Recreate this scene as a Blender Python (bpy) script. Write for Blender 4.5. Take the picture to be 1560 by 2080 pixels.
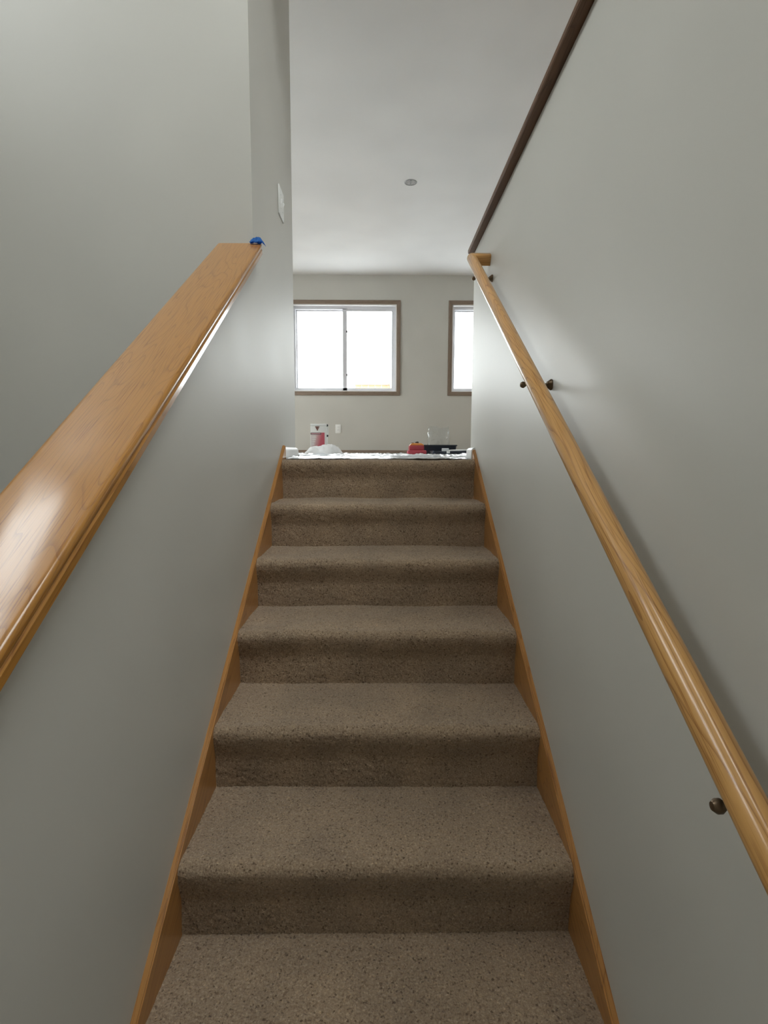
import bpy, bmesh, math, random
import numpy as np
from mathutils import Vector, Matrix

for o in list(bpy.data.objects):
    bpy.data.objects.remove(o)
scene = bpy.context.scene
col = scene.collection

# ------------------------------------------------------------------ camera
F_PX = 1111.24
cam_d = bpy.data.cameras.new('camera')
cam_d.sensor_fit = 'HORIZONTAL'
cam_d.sensor_width = 36.0
cam_d.lens = 36.0 * F_PX / 1560.0
cam_d.clip_start = 0.02
cam_d.clip_end = 300
cam = bpy.data.objects.new('camera', cam_d)
col.objects.link(cam)
PITCH, ROLL, YAW = 0.1101, 0.0028, 0.0075
fw = Vector((math.sin(YAW) * math.cos(PITCH), math.cos(YAW) * math.cos(PITCH), -math.sin(PITCH)))
rt = Vector((math.cos(YAW), -math.sin(YAW), 0))
up = rt.cross(fw)
rt2 = rt * math.cos(ROLL) + up * math.sin(ROLL)
up2 = -rt * math.sin(ROLL) + up * math.cos(ROLL)
m = Matrix((rt2, up2, -fw)).transposed().to_4x4()
m.translation = Vector((0.0071, 0, 0.0396))
cam.matrix_world = m
scene.camera = cam

# ------------------------------------------------------------------ sky, daylight, exposure
EXPOSURE = 0.42
SKY = 9.0
world = bpy.data.worlds.new('overcast_sky')
scene.world = world
world.use_nodes = True
wn = world.node_tree
wn.nodes.clear()
bg = wn.nodes.new('ShaderNodeBackground')
bg.inputs['Color'].default_value = (0.95, 0.98, 1.0, 1)
bg.inputs['Strength'].default_value = SKY
wo = wn.nodes.new('ShaderNodeOutputWorld')
wn.links.new(bg.outputs[0], wo.inputs[0])

vs = scene.view_settings
vs.view_transform = 'Standard'
vs.look = 'None'
vs.gamma = 1.0
vs.use_curve_mapping = False
vs.exposure = EXPOSURE
scene.cycles.use_denoising = True
scene.cycles.max_bounces = 6
scene.cycles.diffuse_bounces = 4
scene.cycles.glossy_bounces = 3
scene.cycles.transparent_max_bounces = 8
scene.cycles.adaptive_threshold = 0.06
scene.cycles.sample_clamp_indirect = 8.0


def portal(name, centre, direction, sx, sy):
    """sky portal just inside a window opening"""
    d = bpy.data.lights.new(name, 'AREA')
    d.shape = 'RECTANGLE'
    d.size = sx
    d.size_y = sy
    d.cycles.is_portal = True
    o = bpy.data.objects.new(name, d)
    o.location = centre
    o.rotation_euler = Vector(direction).to_track_quat('-Z', 'Z').to_euler()
    o['kind'] = 'helper'
    col.objects.link(o)


# window openings: (centre, size)
WIN_Z0, WIN_Z1 = 0.852, 2.0
W1X = (-1.177, 0.227)
W2X = (0.977, 2.381)
W3Y = (0.0, 2.03)
W3Z = (2.42, 3.78)
SKX, SKY_Y = (0.0, 2.2), (-0.6, 1.1)     # unseen skylight added over the entry for its light
W5Y = (3.5, 6.7)
W5Z = (0.60, 2.05)
BACK = 7.6
FRONT = -2.2
LEFT = -2.45
RIGHT = 4.0
CEIL = 2.38
HIGH = 4.0          # ceiling over the entry
WALL_T = 0.15
portal('window_portal', ((W1X[0] + W1X[1]) / 2, BACK + WALL_T + .02, 1.426), (0, -1, 0), 1.404, 1.148)
portal('window_portal', ((W2X[0] + W2X[1]) / 2, BACK + WALL_T + .02, 1.426), (0, -1, 0), 1.404, 1.148)
portal('window_portal', (LEFT - WALL_T - .02, (W3Y[0] + W3Y[1]) / 2, (W3Z[0] + W3Z[1]) / 2), (1, 0, 0),
       W3Y[1] - W3Y[0], W3Z[1] - W3Z[0])
portal('window_portal', (-4.0 - WALL_T - .02, (W5Y[0] + W5Y[1]) / 2, (W5Z[0] + W5Z[1]) / 2), (1, 0, 0),
       W5Y[1] - W5Y[0], W5Z[1] - W5Z[0])
portal('window_portal', ((SKX[0] + SKX[1]) / 2, (SKY_Y[0] + SKY_Y[1]) / 2, HIGH + .12), (0, 0, -1),
       SKX[1] - SKX[0], SKY_Y[1] - SKY_Y[0])


# ------------------------------------------------------------------ helpers
def tag(o, label=None, cat=None, group=None, kind=None):
    if label:
        o['label'] = label
    if cat:
        o['category'] = cat
    if group:
        o['group'] = group
    if kind:
        o['kind'] = kind
    return o


def empty(name, loc=(0, 0, 0)):
    o = bpy.data.objects.new(name, None)
    o.location = loc
    o.empty_display_size = 0.05
    col.objects.link(o)
    return o


def link_mesh(name, me, mat, parent=None, smooth=False):
    o = bpy.data.objects.new(name, me)
    if mat:
        me.materials.append(mat)
    if smooth:
        me.polygons.foreach_set('use_smooth', [True] * len(me.polygons))
    col.objects.link(o)
    if parent:
        o.parent = parent
        # meshes are written in world space while parents stand at the thing's base
        o.matrix_parent_inverse = Matrix.Translation(-parent_world(parent))
    return o


def parent_world(p):
    v = Vector((0, 0, 0))
    while p is not None:
        if p.type == 'EMPTY':
            v += Vector(p.location)
        p = p.parent
    return v


def bm_obj(name, bm, mat, parent=None, smooth=False, bevel=0.0, seg=2):
    if bevel:
        bmesh.ops.bevel(bm, geom=[e for e in bm.edges], offset=bevel, segments=seg, affect='EDGES', profile=0.5,
                        clamp_overlap=True)
    bmesh.ops.recalc_face_normals(bm, faces=bm.faces)
    me = bpy.data.meshes.new(name)
    bm.to_mesh(me)
    bm.free()
    o = link_mesh(name, me, mat, parent, smooth)
    if smooth:
        try:
            me.set_sharp_from_angle(angle=math.radians(40))
        except Exception:
            pass
    return o


def box(bm, x0, x1, y0, y1, z0, z1):
    vs_ = [bm.verts.new(p) for p in ((x0, y0, z0), (x1, y0, z0), (x1, y1, z0), (x0, y1, z0),
                                     (x0, y0, z1), (x1, y0, z1), (x1, y1, z1), (x0, y1, z1))]
    for f in ((0, 3, 2, 1), (4, 5, 6, 7), (0, 1, 5, 4), (1, 2, 6, 5), (2, 3, 7, 6), (3, 0, 4, 7)):
        bm.faces.new([vs_[i] for i in f])


def box_obj(name, x0, x1, y0, y1, z0, z1, mat, parent=None, bevel=0.0, seg=2, smooth=False):
    bm = bmesh.new()
    box(bm, x0, x1, y0, y1, z0, z1)
    return bm_obj(name, bm, mat, parent, smooth=smooth or bevel > 0, bevel=bevel, seg=seg)


def extrude_profile(bm, prof, axis_pts):
    """sweep a closed profile given as list of points for each station: axis_pts is a function i -> list of 3D points"""
    rings = []
    for pts in axis_pts:
        rings.append([bm.verts.new(p) for p in pts])
    n = len(rings[0])
    for a, b in zip(rings[:-1], rings[1:]):
        for i in range(n):
            j = (i + 1) % n
            bm.faces.new((a[i], a[j], b[j], b[i]))
    bm.faces.new(list(reversed(rings[0])))
    bm.faces.new(rings[-1])


def tube(bm, path, radii, n=16, caps=True):
    """tube along a list of Vectors"""
    path = [Vector(p) for p in path]
    if not isinstance(radii, (list, tuple)):
        radii = [radii] * len(path)
    rings = []
    prev = None
    for i, p in enumerate(path):
        if i == 0:
            t = path[1] - p
        elif i == len(path) - 1:
            t = p - path[i - 1]
        else:
            t = (path[i + 1] - p).normalized() + (p - path[i - 1]).normalized()
        t.normalize()
        if prev is None:
            a = Vector((0, 0, 1)) if abs(t.z) < 0.9 else Vector((1, 0, 0))
        else:
            a = prev
        u = (a - t * a.dot(t)).normalized()
        prev = u
        v = t.cross(u)
        rings.append([bm.verts.new(p + (u * math.cos(k * 2 * math.pi / n) + v * math.sin(k * 2 * math.pi / n)) * radii[i])
                      for k in range(n)])
    for a, b in zip(rings[:-1], rings[1:]):
        for i in range(n):
            j = (i + 1) % n
            bm.faces.new((a[i], a[j], b[j], b[i]))
    if caps:
        bm.faces.new(list(reversed(rings[0])))
        bm.faces.new(rings[-1])


def lathe(bm, prof, centre, axis='Z', n=32):
    c = Vector(centre)
    rings = []
    for r, h in prof:
        ring = []
        for k in range(n):
            a = 2 * math.pi * k / n
            if axis == 'Z':
                p = Vector((r * math.cos(a), r * math.sin(a), h))
            elif axis == 'X':
                p = Vector((h, r * math.cos(a), r * math.sin(a)))
            else:
                p = Vector((r * math.cos(a), h, r * math.sin(a)))
            ring.append(bm.verts.new(c + p))
        rings.append(ring)
    for a, b in zip(rings[:-1], rings[1:]):
        for i in range(n):
            j = (i + 1) % n
            bm.faces.new((a[i], a[j], b[j], b[i]))
    bm.faces.new(list(reversed(rings[0])))
    bm.faces.new(rings[-1])


# ------------------------------------------------------------------ materials
def new_mat(name):
    mt = bpy.data.materials.new(name)
    mt.use_nodes = True
    nt = mt.node_tree
    b = nt.nodes['Principled BSDF']
    return mt, nt, b


def N(nt, kind, **inp):
    n = nt.nodes.new(kind)
    for k, v in inp.items():
        n.inputs[k.replace('_', ' ')].default_value = v
    return n


def ramp(nt, stops):
    r = nt.nodes.new('ShaderNodeValToRGB')
    el = r.color_ramp.elements
    while len(el) < len(stops):
        el.new(0.5)
    for e, (p, c) in zip(el, stops):
        e.position = p
        e.color = (*c, 1)
    return r


def plain(name, color, rough=0.5, metal=0.0, spec=0.5, noise=0.0, scale=40, bump=0.0):
    mt, nt, b = new_mat(name)
    b.inputs['Roughness'].default_value = rough
    b.inputs['Metallic'].default_value = metal
    b.inputs['Specular IOR Level'].default_value = spec
    tc = nt.nodes.new('ShaderNodeTexCoord')
    nz = N(nt, 'ShaderNodeTexNoise', Scale=scale, Detail=4.0)
    nt.links.new(tc.outputs['Object'], nz.inputs['Vector'])
    lo = tuple(max(0, c * (1 - noise)) for c in color)
    hi = tuple(min(1, c * (1 + noise)) for c in color)
    r = ramp(nt, [(0.3, lo), (0.7, hi)])
    nt.links.new(nz.outputs['Fac'], r.inputs['Fac'])
    nt.links.new(r.outputs['Color'], b.inputs['Base Color'])
    if bump:
        bp = N(nt, 'ShaderNodeBump', Strength=bump, Distance=0.002)
        nt.links.new(nz.outputs['Fac'], bp.inputs['Height'])
        nt.links.new(bp.outputs['Normal'], b.inputs['Normal'])
    return mt


def wall_paint(name, color, rough, spec=0.5):
    """rolled wall paint: faint mottling in colour and sheen"""
    mt, nt, b = new_mat(name)
    b.inputs['Specular IOR Level'].default_value = spec
    tc = nt.nodes.new('ShaderNodeTexCoord')
    big = N(nt, 'ShaderNodeTexNoise', Scale=2.2, Detail=1.0)
    nt.links.new(tc.outputs['Object'], big.inputs['Vector'])
    r = ramp(nt, [(0.3, tuple(c * 0.97 for c in color)), (0.7, tuple(min(1, c * 1.03) for c in color))])
    nt.links.new(big.outputs['Fac'], r.inputs['Fac'])
    nt.links.new(r.outputs['Color'], b.inputs['Base Color'])
    mr = N(nt, 'ShaderNodeMapRange')
    mr.inputs['To Min'].default_value = rough - 0.05
    mr.inputs['To Max'].default_value = rough + 0.05
    nt.links.new(big.outputs['Fac'], mr.inputs['Value'])
    nt.links.new(mr.outputs[0], b.inputs['Roughness'])
    return mt


def oak(name, light, dark, rough=0.32, grain=1.0, coat=0.3, rings=9.0):
    """varnished oak; the board's length runs along its local X"""
    mt, nt, b = new_mat(name)
    b.inputs['Coat Weight'].default_value = coat
    b.inputs['Coat Roughness'].default_value = 0.13
    b.inputs['Roughness'].default_value = rough
    b.inputs['Specular IOR Level'].default_value = 0.25
    tc = nt.nodes.new('ShaderNodeTexCoord')
    # cathedral figure: bands of a slowly warped distance across the board
    mp = N(nt, 'ShaderNodeMapping')
    mp.inputs['Scale'].default_value = (0.55, 6.0, 6.0)
    nt.links.new(tc.outputs['Object'], mp.inputs['Vector'])
    warp = N(nt, 'ShaderNodeTexNoise', Scale=1.6, Detail=2.0, Distortion=0.3)
    nt.links.new(mp.outputs[0], warp.inputs['Vector'])
    mul = nt.nodes.new('ShaderNodeMath')
    mul.operation = 'MULTIPLY'
    mul.inputs[1].default_value = rings * 3
    nt.links.new(warp.outputs['Fac'], mul.inputs[0])
    fr = nt.nodes.new('ShaderNodeMath')
    fr.operation = 'FRACT'
    nt.links.new(mul.outputs[0], fr.inputs[0])
    band = ramp(nt, [(0.0, dark), (0.18, tuple(l * .93 + d * .07 for l, d in zip(light, dark))), (0.75, light), (1.0, tuple(l * .8 + d * .2 for l, d in zip(light, dark)))])
    nt.links.new(fr.outputs[0], band.inputs['Fac'])
    # pores: short dark dashes along the grain
    mp2 = N(nt, 'ShaderNodeMapping')
    mp2.inputs['Scale'].default_value = (7.0, 420.0, 420.0)
    nt.links.new(tc.outputs['Object'], mp2.inputs['Vector'])
    pore = N(nt, 'ShaderNodeTexNoise', Scale=1.0, Detail=2.0)
    nt.links.new(mp2.outputs[0], pore.inputs['Vector'])
    pr = ramp(nt, [(0.30, (0.50, 0.36, 0.24)), (0.46, (1, 1, 1))])
    nt.links.new(pore.outputs['Fac'], pr.inputs['Fac'])
    mx = nt.nodes.new('ShaderNodeMix')
    mx.data_type = 'RGBA'
    mx.blend_type = 'MULTIPLY'
    mx.inputs['Factor'].default_value = 0.75 * grain
    nt.links.new(band.outputs['Color'], mx.inputs['A'])
    nt.links.new(pr.outputs['Color'], mx.inputs['B'])
    nt.links.new(mx.outputs['Result'], b.inputs['Base Color'])
    bp = N(nt, 'ShaderNodeBump', Strength=0.15, Distance=0.0006)
    nt.links.new(pr.outputs['Color'], bp.inputs['Height'])
    nt.links.new(bp.outputs['Normal'], b.inputs['Normal'])
    return mt


def carpet_mat(name):
    mt, nt, b = new_mat(name)
    b.inputs['Roughness'].default_value = 0.95
    b.inputs['Specular IOR Level'].default_value = 0.15
    b.inputs['Sheen Weight'].default_value = 0.25
    b.inputs['Sheen Roughness'].default_value = 0.5
    tc = nt.nodes.new('ShaderNodeTexCoord')
    fine = N(nt, 'ShaderNodeTexNoise', Scale=230.0, Detail=3.0, Roughness=0.7)
    speck = N(nt, 'ShaderNodeTexVoronoi', Scale=250.0)
    big = N(nt, 'ShaderNodeTexNoise', Scale=7.0, Detail=3.0)
    for n in (fine, speck, big):
        nt.links.new(tc.outputs['Object'], n.inputs['Vector'])
    r1 = ramp(nt, [(0.24, (0.15, 0.105, 0.070)), (0.42, (0.330, 0.236, 0.158)), (0.58, (0.415, 0.308, 0.211)),
                   (0.74, (0.64, 0.51, 0.37))])
    nt.links.new(fine.outputs['Fac'], r1.inputs['Fac'])
    sep = nt.nodes.new('ShaderNodeSeparateColor')
    nt.links.new(speck.outputs['Color'], sep.inputs[0])
    r2 = ramp(nt, [(0.0, (0.40, 0.36, 0.33)), (0.08, (0.80, 0.77, 0.75)), (0.2, (1, 1, 1)), (0.9, (1.0, 1.0, 1.0)),
                   (1.0, (1.25, 1.22, 1.15))])
    nt.links.new(sep.outputs[0], r2.inputs['Fac'])
    mx = nt.nodes.new('ShaderNodeMix')
    mx.data_type = 'RGBA'
    mx.blend_type = 'MULTIPLY'
    mx.inputs['Factor'].default_value = 1.0
    nt.links.new(r1.outputs['Color'], mx.inputs['A'])
    nt.links.new(r2.outputs['Color'], mx.inputs['B'])
    r3 = ramp(nt, [(0.3, (0.88, 0.88, 0.88)), (0.7, (1.1, 1.09, 1.06))])
    nt.links.new(big.outputs['Fac'], r3.inputs['Fac'])
    mx2 = nt.nodes.new('ShaderNodeMix')
    mx2.data_type = 'RGBA'
    mx2.blend_type = 'MULTIPLY'
    mx2.inputs['Factor'].default_value = 1.0
    nt.links.new(mx.outputs['Result'], mx2.inputs['A'])
    nt.links.new(r3.outputs['Color'], mx2.inputs['B'])
    nt.links.new(mx2.outputs['Result'], b.inputs['Base Color'])
    bp = N(nt, 'ShaderNodeBump', Strength=0.9, Distance=0.004)
    nt.links.new(fine.outputs['Fac'], bp.inputs['Height'])
    nt.links.new(bp.outputs['Normal'], b.inputs['Normal'])
    return mt


def glass_mat(name, gloss=0.07, tint=(0.97, 0.985, 0.98), rough=0.02):
    mt, nt, b = new_mat(name)
    nt.nodes.remove(b)
    tr = nt.nodes.new('ShaderNodeBsdfTransparent')
    tr.inputs[0].default_value = (*tint, 1)
    gl = nt.nodes.new('ShaderNodeBsdfGlossy')
    gl.inputs['Roughness'].default_value = rough
    mx = nt.nodes.new('ShaderNodeMixShader')
    mx.inputs[0].default_value = gloss
    out = nt.nodes['Material Output']
    nt.links.new(tr.outputs[0], mx.inputs[1])
    nt.links.new(gl.outputs[0], mx.inputs[2])
    nt.links.new(mx.outputs[0], out.inputs[0])
    return mt


M = {}
M['wall'] = wall_paint('wall_paint_greige', (0.557, 0.541, 0.493), 0.48, 0.4)
M['ceiling'] = wall_paint('ceiling_paint', (0.80, 0.80, 0.79), 0.8, 0.2)
M['oak_cap'] = oak('oak_cap', (0.40, 0.178, 0.032), (0.29, 0.122, 0.022), rough=0.32, coat=0.65)
M['oak_rail'] = oak('oak_rail', (0.60, 0.325, 0.108), (0.36, 0.165, 0.048), rough=0.30, coat=0.45)
M['oak_skirt'] = oak('oak_skirt', (0.46, 0.22, 0.065), (0.32, 0.14, 0.04), rough=0.34, coat=0.3)
M['oak_trim'] = oak('oak_trim', (0.25, 0.19, 0.145), (0.19, 0.135, 0.095), rough=0.4, coat=0.2)  # oak toned greyer and darker, the casings' backlight put into the colour
M['oak_shaded'] = oak('oak_shaded', (0.135, 0.066, 0.032), (0.085, 0.04, 0.02), rough=0.5, coat=0.05)  # shade of the cap's underside put into the wood colour
M['carpet'] = carpet_mat('taupe_frieze_carpet')
M['white_trim'] = plain('white_trim_paint', (0.80, 0.79, 0.78), rough=0.35, noise=0.02)
M['vinyl'] = plain('white_vinyl', (0.62, 0.62, 0.645), rough=0.35, noise=0.02)
M['plate'] = plain('white_plastic_plate', (0.80, 0.80, 0.77), rough=0.3, noise=0.01)
M['slot'] = plain('dark_slot', (0.03, 0.03, 0.03), rough=0.6)
M['screw'] = plain('painted_screw', (0.6, 0.6, 0.58), rough=0.35, metal=0.4)
M['bronze'] = plain('antique_brass', (0.17, 0.12, 0.075), rough=0.38, metal=0.85, noise=0.2)
M['glass'] = glass_mat('window_glass')
M['tile'] = plain('foyer_tile', (0.30, 0.26, 0.22), rough=0.45, noise=0.08, scale=6)
M['tape'] = plain('blue_painters_tape', (0.02, 0.20, 0.62), rough=0.6, noise=0.15, scale=60)

# ------------------------------------------------------------------ dimensions of the flight
Y1 = 2.6038        # face of the top riser
RISE = 0.1815
RUN = 0.286
HW = 0.455         # half width of the carpet
XW = 0.469         # stair wall faces
SLOPE = RISE / RUN
STEPS = 7
FOYER_Z = -STEPS * RISE
LOWER_Z = -2.6
Y_END = Y1 - (STEPS - 1) * RUN
CAP_S, CAP_Z, CAP_XL, CAP_XR, CAP_T = 0.6605, 0.812, -0.6044, -0.435, 0.040
YC = 2.146         # wall that faces the foot of the stairs
YL = 3.105         # far end of the left wall
YR = 2.809         # far end of the right half wall
HW_END = 0.15      # near end of the left half wall
RW_TOP = 1.0138


# ------------------------------------------------------------------ setting
def wall_with_openings(name, axis, pos0, pos1, u0, u1, z0, z1, openings, mat, label):
    """one wall slab with rectangular holes. axis 'Y': slab between y=pos0..pos1 running along x"""
    us = sorted({u0, u1, *[v for o in openings for v in o[:2]]})
    zs = sorted({z0, z1, *[v for o in openings for v in o[2:]]})

    def solid(i, j):
        if i < 0 or j < 0 or i >= len(us) - 1 or j >= len(zs) - 1:
            return False
        uc, zc = (us[i] + us[i + 1]) / 2, (zs[j] + zs[j + 1]) / 2
        return not any(o[0] < uc < o[1] and o[2] < zc < o[3] for o in openings)

    bm = bmesh.new()
    cache = {}

    def V(u, p, z):
        k = (round(u, 5), round(p, 5), round(z, 5))
        if k not in cache:
            cache[k] = bm.verts.new((u, p, z) if axis == 'Y' else (p, u, z))
        return cache[k]

    for i in range(len(us) - 1):
        for j in range(len(zs) - 1):
            if not solid(i, j):
                continue
            a, b, c, d = us[i], us[i + 1], zs[j], zs[j + 1]
            for p in (pos0, pos1):
                bm.faces.new([V(a, p, c), V(b, p, c), V(b, p, d), V(a, p, d)])
            if not solid(i - 1, j):
                bm.faces.new([V(a, pos0, c), V(a, pos1, c), V(a, pos1, d), V(a, pos0, d)])
            if not solid(i + 1, j):
                bm.faces.new([V(b, pos0, c), V(b, pos1, c), V(b, pos1, d), V(b, pos0, d)])
            if not solid(i, j - 1):
                bm.faces.new([V(a, pos0, c), V(b, pos0, c), V(b, pos1, c), V(a, pos1, c)])
            if not solid(i, j + 1):
                bm.faces.new([V(a, pos0, d), V(b, pos0, d), V(b, pos1, d), V(a, pos1, d)])
    o = bm_obj(name, bm, mat)
    return tag(o, label, 'wall', kind='structure')


wall_with_openings('wall_back', 'Y', BACK, BACK + WALL_T, -4.0, RIGHT, -0.3, CEIL,
                   [(*W1X, WIN_Z0, WIN_Z1), (*W2X, WIN_Z0, WIN_Z1)], M['wall'],
                   'grey painted far wall holding two windows, beyond the top landing')
wall_with_openings('wall_foyer_left', 'X', LEFT - WALL_T, LEFT, FRONT, YC, LOWER_Z, HIGH,
                   [(*W3Y, *W3Z)], M['wall'], 'painted outer wall with an added window left of the half wall')
wall_with_openings('wall_front', 'Y', FRONT - WALL_T, FRONT, LEFT - WALL_T, RIGHT + WALL_T, LOWER_Z, HIGH,
                   [], M['wall'], 'painted entry wall behind the foot of the stairs')
wall_with_openings('wall_room_right', 'X', RIGHT, RIGHT + WALL_T, FRONT, BACK, LOWER_Z, HIGH, [], M['wall'],
                   'painted outer wall of the upper room')
wall_with_openings('wall_room_left', 'X', -4.0 - WALL_T, -4.0, YL, BACK, -0.3, CEIL, [(*W5Y, *W5Z)], M['wall'],
                   'painted side wall of the upper room')

# full-height wall block left of the stairs, its near face looks at the camera
o = box_obj('wall_left', -4.0, -XW, YC, YL, LOWER_Z, HIGH, M['wall'])
tag(o, 'tall pale greige wall left of the stairs, above the half wall', 'wall', kind='structure')

# left half wall with a top that climbs with the flight
bm = bmesh.new()
tz = lambda y: CAP_Z - CAP_T * 1.02 + CAP_S * (y - YC)
pts = [(HW_END, LOWER_Z), (YC, LOWER_Z), (YC, tz(YC)), (HW_END, tz(HW_END))]
a = [bm.verts.new((-XW, y, z)) for y, z in pts]
b = [bm.verts.new((-0.575, y, z)) for y, z in pts]
bm.faces.new(a)
bm.faces.new(list(reversed(b)))
for i in range(4):
    j = (i + 1) % 4
    bm.faces.new((a[i], b[i], b[j], a[j]))
o = bm_obj('wall_half_left', bm, M['wall'])
tag(o, 'sloping painted half wall beneath the broad oak cap', 'half wall', kind='structure')

# right half wall, level top
o = box_obj('wall_right', XW, XW + 0.115, FRONT, YR, LOWER_Z, RW_TOP, M['wall'], bevel=0.004)
tag(o, 'long grey painted half wall that carries the handrail', 'half wall', kind='structure')

# ceiling
bm = bmesh.new()
box(bm, -XW, RIGHT, YC + .05, YL, CEIL, CEIL + .1)
box(bm, -4.0, RIGHT, YL, BACK, CEIL, CEIL + .1)
box(bm, LEFT - .1, SKX[0], FRONT - .1, YC + .15, HIGH, HIGH + .1)
box(bm, SKX[1], RIGHT + .1, FRONT - .1, YC + .15, HIGH, HIGH + .1)
box(bm, SKX[0], SKX[1], FRONT - .1, SKY_Y[0], HIGH, HIGH + .1)
box(bm, SKX[0], SKX[1], SKY_Y[1], YC + .15, HIGH, HIGH + .1)
o = bm_obj('ceiling', bm, M['ceiling'])
tag(o, 'smooth white ceiling over the upper room', 'ceiling', kind='structure')


o = box_obj('wall_header', -XW, RIGHT, YC + .05, YC + .15, CEIL, HIGH, M['wall'])
tag(o, 'painted header above the stair opening', 'wall', kind='structure')

# floors
def carpet_mesh(name, prof, x0, x1, step, amp, parent, seed, mat):
    """prof: list of (y,z) fine points; rough pile pushed along the profile normal"""
    rng = np.random.default_rng(seed)
    P = np.array(prof)
    T = np.gradient(P, axis=0)
    L = np.linalg.norm(T, axis=1, keepdims=True)
    T = T / np.maximum(L, 1e-9)
    Nn = np.stack([-T[:, 1], T[:, 0]], 1)
    nx = max(2, int((x1 - x0) / step))
    X = np.linspace(x0, x1, nx + 1)
    n = len(P)
    h = rng.normal(0, amp, (n, nx + 1))
    low = np.zeros((n, nx + 1))
    for k in range(5):
        fx, fy, ph = rng.uniform(2, 16), rng.uniform(0, 3), rng.uniform(0, 6.28)
        low += 0.0007 * np.sin(X[None, :] * fx + np.linspace(0, fy, n)[:, None] * 6 + ph)
    h = h + low
    V = np.zeros((n, nx + 1, 3))
    V[:, :, 0] = X[None, :] + rng.normal(0, amp * .5, (n, nx + 1))
    V[:, 0, 0], V[:, -1, 0] = x0, x1
    V[:, :, 1] = P[:, 0][:, None] + Nn[:, 0][:, None] * h
    V[:, :, 2] = P[:, 1][:, None] + Nn[:, 1][:, None] * h
    idx = np.arange(n * (nx + 1)).reshape(n, nx + 1)
    Fq = np.stack([idx[:-1, :-1], idx[:-1, 1:], idx[1:, 1:], idx[1:, :-1]], -1).reshape(-1, 4)
    me = bpy.data.meshes.new(name)
    me.vertices.add(n * (nx + 1))
    me.vertices.foreach_set('co', V.reshape(-1))
    me.loops.add(Fq.size)
    me.loops.foreach_set('vertex_index', Fq.reshape(-1).astype(np.int32))
    me.polygons.add(len(Fq))
    me.polygons.foreach_set('loop_start', np.arange(0, Fq.size, 4, dtype=np.int32))
    me.polygons.foreach_set('loop_total', np.full(len(Fq), 4, dtype=np.int32))
    me.update(calc_edges=True)
    me.validate()
    return link_mesh(name, me, mat, parent, smooth=True)


def resample(pts, ds):
    P = np.array(pts, float)
    d = np.r_[0, np.cumsum(np.linalg.norm(np.diff(P, axis=0), axis=1))]
    n = max(3, int(d[-1] / ds))
    s = np.linspace(0, d[-1], n + 1)
    return np.stack([np.interp(s, d, P[:, 0]), np.interp(s, d, P[:, 1])], 1)


NOSE, NR = 0.017, 0.026


def nose_arc(yf, zt):
    """carpet rolled over the nosing: quarter round on top, then an easy curve back to the riser"""
    cy, cz = yf - NOSE + NR, zt - NR
    out = []
    for k in range(11):
        a = math.pi / 2 + k / 10 * math.pi * .5
        out.append((cy + NR * math.cos(a), cz + NR * math.sin(a)))
    for k in range(1, 9):
        t = k / 8
        e = t * t * (3 - 2 * t)
        out.append((yf - NOSE + NOSE * e, cz - .075 * t))
    return out


stairs = empty('staircase', (0, 1.6, FOYER_Z))
tag(stairs, 'flight of carpeted taupe stairs climbing between two walls', 'stairs')
for k in range(0, STEPS):
    yb, yf, zt = Y1 - (k - 1) * RUN, Y1 - k * RUN, -k * RISE
    if k == 0:
        yb = Y1 + .10
    ds = 0.0042 if k >= 4 else (0.005 if k >= 2 else 0.006)
    prof = resample([(yb + .012, zt)] + nose_arc(yf, zt) + [(yf, zt - RISE - .012)], ds)
    ob = carpet_mesh('step', prof, -HW, HW, ds, 0.0010, stairs, k, M['carpet'])
bm = bmesh.new()
# upper floor: strip at the landing, then the whole upper level
box(bm, -XW, XW, Y1 + .05, YL, -0.25, -0.004)
box(bm, -4.0, RIGHT, YL, BACK, -0.25, -0.004)
box(bm, XW + .115, RIGHT, FRONT, YL, -0.25, -0.004)
o = bm_obj('floor', bm, M['carpet'])
tag(o, 'taupe carpet floor of the upper level', 'floor', kind='structure')
bm = bmesh.new()
box(bm, LEFT, XW, FRONT, HW_END, FOYER_Z - .2, FOYER_Z)
box(bm, -XW, XW, HW_END, Y_END, FOYER_Z - .2, FOYER_Z)
o = bm_obj('floor_foyer', bm, M['tile'])
tag(o, 'tiled foyer floor at the foot of the stairs', 'floor', kind='structure')
o = box_obj('floor_lower', LEFT, RIGHT, FRONT, YC, LOWER_Z - .1, LOWER_Z, M['carpet'])
tag(o, 'carpeted lower level floor behind the half wall', 'floor', kind='structure')

# ------------------------------------------------------------------ oak boards, length along local X
ANG = math.atan(CAP_S)


def sloped(o, origin, slope):
    a = math.atan(slope)
    c, s = math.cos(a), math.sin(a)
    R = Matrix(((0, -1, 0), (c, 0, -s), (s, 0, c))).to_4x4()
    R.translation = Vector(origin)
    o.matrix_world = R
    return o


def board(name, prof, x0, x1, mat, parent=None, end_cut=None, smooth=True):
    """prof: closed list of (u,v) = local (y,z); swept along local x from x0 to x1. end_cut(x,u,v) shifts the far end"""
    bm = bmesh.new()
    st_ = []
    for x in (x0, x1):
        st_.append([Vector((x + (end_cut(u, v) if (end_cut and x == x1) else 0), u, v)) for u, v in prof])
    extrude_profile(bm, prof, st_)
    return bm_obj(name, bm, mat, parent, smooth=smooth)


# --- broad cap on the left half wall (local y = -world x)
def cap_profile(u0, u1, t):
    """u0 = stair side, u1 = far side; small ogee on both edges"""
    h = t
    e = [(0.0, -h), (-0.0, -h * .62), (0.0035, -h * .50), (0.0015, -h * .40), (0.0015, -h * .22), (0.003, -h * .10),
         (0.007, -h * .02), (0.012, 0.0)]
    left = [(u0 + a, b_) for a, b_ in e]
    right = [(u1 - a, b_) for a, b_ in reversed(e)]
    return left + right


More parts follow.
